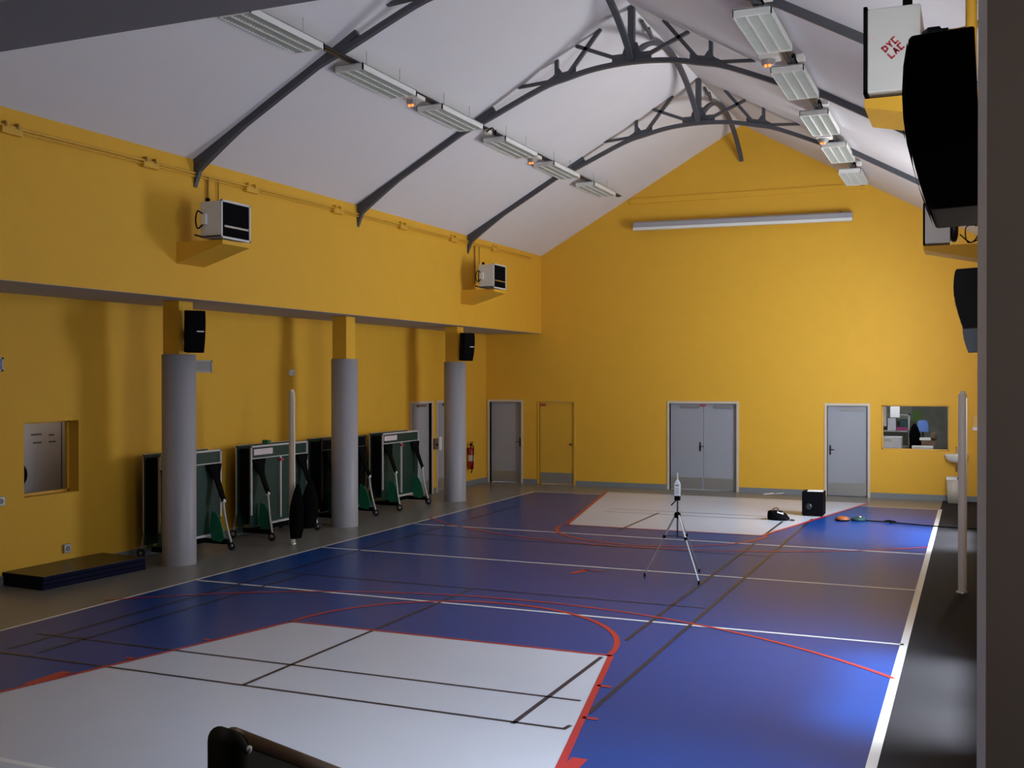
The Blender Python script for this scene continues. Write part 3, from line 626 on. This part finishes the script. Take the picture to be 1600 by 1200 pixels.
# ------------------------------------------------------------------ things on the walls
def vent(y0, y1, z0, z1, label):
    t = thing('air_vent', label, 'air vent', (XB, (y0 + y1) / 2, z0), 0, 'grey air vents in the alcove wall')
    f = M()
    for a, b, c, d in ((y0, y0 + .03, z0, z1), (y1 - .03, y1, z0, z1), (y0, y1, z0, z0 + .025), (y0, y1, z1 - .025, z1)): f.box(XB, XB + .02, a, b, c, d)
    f.build('frame', 'column_grey', t); M().box(XB, XB + .006, y0 + .03, y1 - .03, z0 + .025, z1 - .025).build('duct', 'skirting', t)
    s = M()
    for k in range(5):
        z = z0 + .035 + k * (z1 - z0 - .06) / 5; s.box(XB + .004, XB + .016, y0 + .03, y1 - .03, z, z + .008)
    s.build('slat', 'column_grey', t)
vent(14.0, 14.45, 2.78, 2.98, 'grey air vent on the alcove wall beside the nearest column')
vent(9.9, 10.28, 2.78, 2.96, 'grey air vent cut by the left edge of the picture')
def wallbox(x0, x1, y0, y1, z0, z1, m, name, label, cat, axis='x', group=None):
    t = thing(name, label, cat, ((x0 + x1) / 2, (y0 + y1) / 2, z0), 0, group)
    M().box(x0, x1, y0, y1, z0, z1).build('casing', m, t, .006)
    return t
t = wallbox(XB, XB + .05, 16.62, 16.78, 2.73, 2.84, 'white_plastic', 'detector', 'small white detector box above the net post on the alcove wall', 'detector')
M().lathe([(.03, 0), (.03, .012), (0, .015)], (XB + .05, 16.70, 2.785), 'x', 12).build('lens', 'paper', t)
for y, z, l in ((11.33, .33, 'grey socket box on the alcove wall just above the gym mats'), (10.22, 1.1, 'grey socket box at the left edge of the picture below the alcove window')):
    t = wallbox(XB, XB + .04, y - .06, y + .06, z - .06, z + .06, 'steel_plate', 'wall_socket', l, 'socket', group='grey wall sockets')
    M().lathe([(.035, 0), (.035, .006), (.028, .006), (.0, .002)], (XB + .04, y, z), 'x', 14).build('outlet', 'skirting', t)
t = wallbox(XB, XB + .06, 22.36, 22.53, 1.02, 1.27, 'brown_item', 'alarm_box', 'dark box on the strip of wall between the two alcove doors', 'alarm')
M().lathe([(.03, 0), (.03, .015), (0, .02)], (XB + .06, 22.445, 1.13), 'x', 12).build('button', 'black_plastic', t)
t = wallbox(XB - .02, XB + .03, 22.63, 22.78, .98, 1.30, 'white_plastic', 'notice_holder', 'small white plate on the second alcove door beside the dark box', 'sign')
M().box(XB + .03, XB + .034, 22.65, 22.76, 1.01, 1.27).build('sheet', 'paper', t)
# fire extinguisher
t = thing('fire_extinguisher', 'red fire extinguisher on the alcove wall right of the farthest column', 'fire extinguisher', (XB + .1, 24.22, .36))
m = M(); m.lathe([(0, 0), (.06, 0), (.072, .02), (.072, .46), (.055, .52), (.022, .55), (.022, .58), (0, .58)], (XB + .1, 24.22, .42), 'z', 20); m.build('cylinder', 'red_gloss', t)
m = M(); m.box(XB + .08, XB + .12, 24.19, 24.25, 1.0, 1.05); m.box(XB + .09, XB + .11, 24.2, 24.34, 1.05, 1.065); m.box(XB + .09, XB + .11, 24.2, 24.33, 1.08, 1.095); m.build('valve_head', 'black_plastic', t)
M().tube(smooth_path([(XB + .12, 24.2, 1.03), (XB + .2, 24.15, .98), (XB + .2, 24.13, .7), (XB + .16, 24.16, .42), (XB + .12, 24.2, .33)]), .013, 8).build('hose', 'black_plastic', t)
m = M(); m.box(XB, XB + .03, 24.19, 24.25, .8, .95); m.build('wall_hook', 'dark_metal', t)
m = M(); m.lathe([(.0735, 0), (.0735, .15)], (XB + .1, 24.22, .62), 'z', 20); m.build('label_band', 'pink_paper', t)
# projection screen case on the end wall
t = thing('projection_screen', 'long grey white roll up screen case high on the end wall', 'projection screen', (-5.05, YE - .2, 6.2))
def cased(mb, pts):
    n = len(pts); vs = []
    for x, dz in ((-7.58, .035), (-2.53, -.015)): vs += [(x, y, z + dz) for y, z in pts]
    mb._add(vs, [list(range(n))[::-1], list(range(n, 2 * n))] + [(i, (i + 1) % n, n + (i + 1) % n, n + i) for i in range(n)])
m = M(); cased(m, [(YE - .30, 6.245), (YE - .24, 6.225), (YE - .12, 6.225), (YE - .12, 6.40), (YE - .24, 6.40), (YE - .30, 6.36)]); m.build('case', 'column_grey', t, .004)
m = M(); cased(m, [(YE - .315, 6.19), (YE - .16, 6.19), (YE - .16, 6.255), (YE - .315, 6.255)]); m.build('bottom_bar', 'white_metal', t, .004)
for x in (-7.3, -5.05, -2.8): M().box(x - .03, x + .03, YE - .13, YE - .001, 6.24, 6.42).build('wall_bracket', 'dark_metal', t)
# washbasin, bin and dispenser in the right far corner
t = thing('washbasin', 'small white washbasin in the far right corner below the office window', 'washbasin', (-.38, YE, .85))
m = M(); rings = []
for z, s in ((.86, .55), (.92, .85), (1.0, 1.0), (1.03, 1.0)): rings.append([(-.38 + .24 * s * cos(a), YE - .2 + .195 * s * sin(a), z) for a in [2 * pi * k / 24 for k in range(24)]])
for z, s in ((1.03, .88), (.97, .8), (.93, .5)): rings.append([(-.38 + .24 * s * cos(a), YE - .2 + .195 * s * sin(a), z) for a in [2 * pi * k / 24 for k in range(24)]])
m.loft(rings); m.build('bowl', 'white_plastic', t)
M().tube(smooth_path([(-.38, YE - .03, 1.03), (-.38, YE - .03, 1.16), (-.38, YE - .1, 1.18), (-.38, YE - .14, 1.13)]), .012, 8).build('tap', 'metal', t)
M().tube([(-.38, YE - .2, .88), (-.38, YE - .2, .7), (-.38, YE - .02, .66)], .02, 8).build('drain', 'metal', t)
t = thing('waste_bin', 'pale waste bin standing under the washbasin in the corner', 'bin', (-.42, 25.0, 0))
m = M(); m.loft([[(-.42 + a * s, 25.0 + b * s, z) for a, b in ((-.15, -.13), (.15, -.13), (.15, .13), (-.15, .13))] for z, s in ((.0, .85), (.5, 1.0))]); m.build('body', 'post_beige', t)
m = M(); m.prism([(24.86, .5), (25.14, .5), (25.10, .56), (24.9, .56)], 'x', -.575, -.265); m.build('lid', 'white_plastic', t)
M().box(-.36, -.27, 24.855, 24.868, .51, .56).build('flap', 'black_plastic', t)
t = thing('towel_dispenser', 'small yellow dispenser with white paper at the far right end of the end wall', 'dispenser', (-.06, YE, 1.5))
M().box(-.07, .08, YE - .10, YE, 1.62, 1.86).build('casing', 'yellow_gloss', t, .01); M().box(-.06, .07, YE - .105, YE - .02, 1.55, 1.62).build('paper_slot', 'paper', t)

# ------------------------------------------------------------------ things on the court
# sound level meter on a tripod
hub = Vector((-3.69, 14.25, .84))
t = thing('tripod', 'silver camera tripod standing on the blue court', 'tripod', (hub.x, hub.y, 0))
for f, m_ in (((-3.31, 13.88), 'white_metal'), ((-4.12, 14.16), 'steel_plate'), ((-3.52, 14.78), 'steel_plate')):
    p = hub + Vector((f[0] - hub.x, f[1] - hub.y, 0)) * .06; q = Vector((f[0], f[1], .03)); mid = p.lerp(q, .36)
    l = M(); l.tube([p, mid], .013, 8); l.tube([mid, q], .0095, 8); L = l.build('leg', m_, t)
    k = M(); k.tube([mid + Vector((0, 0, .02)), mid - Vector((0, 0, .02))], .02, 10); k.build('leg_clamp', 'black_plastic', L)
    k = M(); k.lathe([(.014, 0), (.012, .045), (0, .05)], (f[0], f[1], 0), 'z', 10); k.build('foot', 'black_plastic', L)
    M().tube([mid + Vector((0, 0, .005)), (hub.x, hub.y, .56)], .006, 6).build('brace', 'dark_metal', t)
m = M(); m.lathe([(.02, -.04), (.042, -.03), (.045, .02), (.025, .04)], tuple(hub), 'z', 14); m.build('shoulder', 'black_plastic', t)
M().tube([(hub.x, hub.y, .54), (hub.x, hub.y, 1.06)], .011, 8).build('centre_column', 'dark_metal', t)
m = M(); m.box(hub.x - .035, hub.x + .035, hub.y - .03, hub.y + .03, 1.04, 1.10); m.tube([(hub.x, hub.y, 1.06), (hub.x - .06, hub.y - .1, .98)], .008, 6); m.build('head', 'black_plastic', t)
t = thing('sound_level_meter', 'white handheld sound level meter mounted on top of the tripod', 'sound meter', (hub.x, hub.y, 1.10))
b = M(); b.prism([(hub.x - .04, 1.10), (hub.x + .04, 1.10), (hub.x + .04, 1.26), (hub.x + .012, 1.315), (hub.x - .012, 1.315), (hub.x - .04, 1.26)], 'y', hub.y - .022, hub.y + .018); b.build('body', 'paper', t, .006)
M().tube([(hub.x, hub.y, 1.31), (hub.x, hub.y, 1.41)], .009, 8).build('microphone', 'paper', t)
M().box(hub.x - .025, hub.x + .025, hub.y - .0245, hub.y - .022, 1.235, 1.25).build('display', 'pencil', t)
m = M()
for k in range(4): m.box(hub.x - .025, hub.x + .025, hub.y - .0245, hub.y - .022, 1.13 + k * .022, 1.138 + k * .022)
m.build('keypad', 'steel_plate', t)
# amplifier box with a sheet of paper
t = thing('speaker_cabinet', 'black cube loudspeaker on the court in front of the right door', 'loudspeaker', (-2.9, 21.7, 0))
M().box(-3.10, -2.70, 21.5, 21.9, .02, .475).build('cabinet', 'black_plastic', t, .01)
M().box(-3.08, -2.72, 21.494, 21.5, .05, .45).build('grille', 'black_grille', t)
m = M(); m.lathe([(.0, -.014), (.03, -.018), (.06, -.01), (.062, 0)], (-2.97, 21.494, .19), 'y', 18); m.build('cone', 'dark_metal', t)
for a in (-3.06, -2.74):
    for b_ in (21.54, 21.86): M().lathe([(.02, 0), (.02, .022), (0, .022)], (a, b_, 0), 'z', 10).build('foot', 'rubber', t)
m = M(); m.quad([(-3.0, 21.52, .4775), (-2.71, 21.56, .4775), (-2.73, 21.86, .484), (-3.03, 21.83, .480)]); m.quad([(-2.92, 21.505, .479), (-2.80, 21.53, .479), (-2.83, 21.7, .486), (-2.96, 21.69, .485)])
o = m.build('paper_sheet', 'paper'); sm = o.modifiers.new('thick', 'SOLIDIFY'); sm.thickness = .002; sm.offset = 1
tag(o, 'white paper sheets lying on top of the black cube loudspeaker', 'paper')
# camera bag with a paper
t = thing('shoulder_bag', 'black bag with a pale paper lying left of the black cube', 'bag', (-3.42, 20.72, 0))
rings = []
for z, sx, sy, dx in ((.0, 1, 1, 0), (.03, 1.05, 1.05, 0), (.11, 1.0, 1.0, -.01), (.16, .78, .8, -.045), (.175, .5, .55, -.06)):
    rings.append([(-3.42 + dx + .2 * sx * cos(a) * (1 if cos(a) < 0 or z < .1 else .8), 20.75 + .15 * sy * sin(a), z) for a in [2 * pi * (k + .5) / 16 for k in range(16)]])
m = M(); m.loft(rings); m.build('bag_body', 'black_plastic', t)
M().tube(smooth_path([(-3.54, 20.7, .15), (-3.5, 20.72, .215), (-3.44, 20.74, .22), (-3.4, 20.74, .16)]), .016, 8).build('handle', 'brown_item', t)
m = M(); m.quad([(-3.42, 20.6, .155), (-3.31, 20.62, .12), (-3.33, 20.72, .15), (-3.43, 20.72, .182)]); o = m.build('pale_flap', 'paper', t); sm = o.modifiers.new('thick', 'SOLIDIFY'); sm.thickness = .004
M().tube(smooth_path([(-3.28, 20.62, .05), (-3.19, 20.6, .02), (-3.12, 20.7, .012), (-3.2, 20.8, .012)]), .01, 6).build('strap', 'dark_metal', t)
t = thing('camera_case', 'small orange and dark case on the court right of the black cube', 'case', (-2.3, 21.1, 0))
m = M(); m.lathe([(0, 0), (.12, 0), (.13, .02), (.12, .06), (.06, .08), (0, .08)], (-2.3, 21.1, 0), 'z', 18); m.build('shell', 'orange_case', t)
m = M(); m.lathe([(.131, .0), (.134, .012), (.131, .025)], (-2.3, 21.1, 0), 'z', 18); m.build('rim', 'black_plastic', t)
t = thing('cable_reel', 'flat dark green coil with silver top beside the orange case', 'cable coil', (-2.02, 21.2, 0))
m = M(); m.lathe([(0, 0), (.13, 0), (.14, .03), (.12, .055), (0, .06)], (-2.02, 21.22, 0), 'z', 18); m.build('coil', 'teal_item', t)
m = M(); m.lathe([(.0, .0), (.05, .0), (.04, .03), (0, .035)], (-2.0, 21.2, .058), 'z', 14); m.build('plug', 'metal', t)
pts = [(-1.9, 21.2, .014), (-1.75, 21.15, .014), (-1.62, 21.15, .014), (-1.5, 21.2, .016), (-1.42, 21.1, .02), (-1.55, 21.05, .03), (-1.48, 21.22, .03), (-1.35, 21.12, .02), (-1.45, 21.0, .02), (-1.3, 21.05, .014), (-1.0, 20.95, .014), (-.7, 20.85, .015), (-.3, 20.8, .014), (.1, 20.75, .014)]
tag(M().tube(smooth_path(pts, 5), .011, 6).build('floor_cable', 'black_plastic'), 'dark cable with a small tangle running across the court to the right wall', 'cable')
for i, (x, y, rz, l) in enumerate(((-4.36, 25.05, .1, 'white slip of paper on floor by the end wall, lower left one'), (-4.15, 25.2, -.3, 'white crumpled paper by the end wall, upper right one'))):
    t = M(); c = [(-.11, -.05, .001), (.11, -.06, .03), (.12, .05, .05), (.0, .07, .03), (-.1, .06, .02)]
    q = [(x + a * cos(rz) - b * sin(rz), y + a * sin(rz) + b * cos(rz), z) for a, b, z in c]; t.quad(q); o = t.build('paper_scrap', 'paper'); sm = o.modifiers.new('thick', 'SOLIDIFY'); sm.thickness = .003; sm.offset = 1
    tag(o, l, 'paper', 'paper scraps by the end wall')

# stair rail rising into the bottom edge of the picture
t = thing('stair_rail', 'dark wooden stair rail with rounded top end at the bottom edge', 'stair rail', (-1.39, 1.76, 1.1))
def rail_ring(y, z, hw=.035, bottom=.62, n=10):
    pts = [(-1.39 + hw * cos(pi * k / n), y, z - hw + hw * sin(pi * k / n)) for k in range(n + 1)]
    return pts + [(-1.39 - hw, y, z - bottom), (-1.39 + hw, y, z - bottom)]
m = M(); m.loft([rail_ring(1.76, 2.0), rail_ring(1.80, 1.98), rail_ring(2.3, 1.71), rail_ring(3.4, 1.13, bottom=.6)]); m.build('panel', 'wood_dark', t)
def cap_ring(y, z, hw, n=10):
    return [(-1.39 + hw * cos(pi * k / n), y, z - hw + hw * sin(pi * k / n)) for k in range(n + 1)] + [(-1.39 - hw, y, z - hw - .004), (-1.39 + hw, y, z - hw - .004)]
m = M(); m.loft([cap_ring(1.805, 1.985, .036), cap_ring(2.3, 1.716, .036), cap_ring(3.4, 1.136, .036)]); m.build('lit_edge', 'wood_lit', t)  # light on the rounded top edge, painted as a browner strip
M().lathe([(.008, 0), (.008, .004), (0, .006)], (-1.355, 1.80, 1.945), 'x', 10).build('screw', 'paper', t)
m = M(); m.box(-1.42, -1.36, 3.3, 3.4, 0, .6); m.build('post', 'wood_dark', t); M().box(-1.42, -1.36, 1.8, 1.9, 1.1, 1.5).build('post', 'wood_dark', t)

# ------------------------------------------------------------------ in the office behind the end wall window
def simple(name, m, label, cat, b, group=None, bevel=.006): return tag(M().box(*b).build(name, m, bevel=bevel), label, cat, group)
def box_thing(name, m, label, cat, x0, x1, y0, y1, z0, z1):
    t = thing(name, label, cat, ((x0 + x1) / 2, (y0 + y1) / 2, z0)); M().box(x0, x1, y0, y1, z0, z1).build('body', m, t, .006); return t
t = thing('desk', 'long desk top just under the office window sill', 'desk', (-1.2, 26.6, 0))
M().box(-2.3, .3, 26.1, 27.1, .72, .76).build('desk_top', 'brown_item', t)
for a in (-2.2, .2):
    for b_ in (26.2, 27.0): M().box(a - .03, a + .03, b_ - .03, b_ + .03, 0, .72).build('leg', 'dark_metal', t)
t = box_thing('printer', 'office_white', 'white printer box at lower left of the office window', 'printer', -1.97, -1.56, 26.2, 26.6, .76, 1.32)
M().box(-1.93, -1.6, 26.19, 26.2, 1.02, 1.08).build('tray_slot', 'door_grey', t); M().box(-1.93, -1.78, 26.19, 26.2, 1.22, 1.28).build('control_panel', 'steel_plate', t)
t = box_thing('storage_box', 'office_white', 'low white box at the bottom middle of the office window', 'box', -1.33, -.90, 26.2, 26.5, .76, 1.11)
M().box(-1.34, -.89, 26.19, 26.51, 1.08, 1.12).build('lid', 'paper', t)
t = thing('shelf_unit', 'grey metal shelf with papers seen left in the office window', 'shelf', (-1.75, 27.9, 0))
for x_ in (-2.1, -1.5): M().box(x_, x_ + .04, 27.7, 28.1, 0, 1.8).build('upright', 'steel_plate', t)
for z in (.5, 1.0, 1.37, 1.77): M().box(-2.1, -1.46, 27.7, 28.1, z, z + .03).build('shelf_board', 'steel_plate', t)
simple('folder', 'teal_item', 'dark green folder pile on the office shelf', 'folder', (-1.68, -1.51, 27.75, 28.05, 1.481, 1.66))
simple('folder', 'magenta_item', 'magenta folder under the dark green pile on office shelf', 'folder', (-1.76, -1.52, 27.72, 28.0, 1.402, 1.479))
simple('paper_stack', 'office_white', 'grey white paper stack on the left of the office shelf', 'papers', (-1.97, -1.78, 27.75, 28.05, 1.402, 1.70))
for x0, x1, y, z0, mm, l in ((-1.86, -1.65, 27.05, 1.74, 'paper', 'white hanging sheet at upper left of the office window'), (-2.03, -1.92, 26.7, 1.55, 'office_white', 'narrow pale sheet hanging at the far left of the office window')):
    t = thing('hanging_sheet', l, 'sheet', ((x0 + x1) / 2, y, z0)); M().box(x0, x1, y, y + .006, z0, 2.0).build('sheet', mm, t)
    for xx in (x0 + .02, x1 - .02): M().tube([(xx, y + .003, 1.99), (xx, y + .003, 2.7)], .003, 5).build('cord', 'dark_metal', t)
simple('wall_map', 'map_green', 'small green map on the office back wall', 'map', (-1.45, -1.2, 28.375, 28.383, 1.6, 1.87), bevel=0)
simple('wall_poster', 'office_poster', 'large grey poster covering the office back wall behind the chair', 'poster', (-1.44, .5, 28.385, 28.395, .8, 2.2), bevel=0)
t = thing('office_chair', 'blue backed office chair in the middle of the office window', 'chair', (-1.16, 27.6, 0))
m = M(); m.loft([[(-1.16 + w * a, 27.62 + d + .03 * b, z) for a, b in ((-1, -1), (1, -1), (1, 1), (-1, 1))] for z, w, d in ((1.38, .12, 0), (1.5, .135, .02), (1.62, .115, .03), (1.66, .08, .035))]); m.build('backrest', 'blue_item', t, .01)
M().box(-1.34, -.98, 27.2, 27.6, .9, .98).build('seat', 'black_plastic', t, .02); M().tube([(-1.16, 27.42, .0), (-1.16, 27.42, .9)], .03, 8).build('stem', 'dark_metal', t); M().tube([(-1.16, 27.55, .95), (-1.16, 27.68, 1.4)], .02, 8).build('back_bar', 'dark_metal', t)
t = thing('coat', 'dark coat heaped beside the blue chair in the office', 'coat', (-1.32, 27.0, .76))
rings = [[(-1.31 + r * (1 + .15 * sin(3 * a + z * 7)) * cos(a), 26.98 + .35 * r * sin(a), z) for a in [2 * pi * k / 16 for k in range(16)]] for z, r in ((.762, .11), (1.1, .13), (1.35, .12), (1.52, .075), (1.6, .03))]
M().loft(rings).build('cloth', 'net_dark', t)
t = thing('parcel', 'brown cardboard parcel topped with papers and cloth on the office desk', 'parcel', (-1.0, 26.7, .76)); M().box(-1.15, -.84, 26.6, 26.84, .76, 1.24).build('carton', 'brown_item', t)
M().box(-1.19, -.95, 26.58, 26.84, 1.242, 1.29).build('paper_pile', 'paper', t); M().loft([[(-.89 + r * cos(a), 26.72 + .8 * r * sin(a), z) for a in [2 * pi * k / 12 for k in range(12)]] for z, r in ((1.24, .05), (1.31, .07), (1.39, .05), (1.42, .015))]).build('cloth_roll', 'brown_item', t)
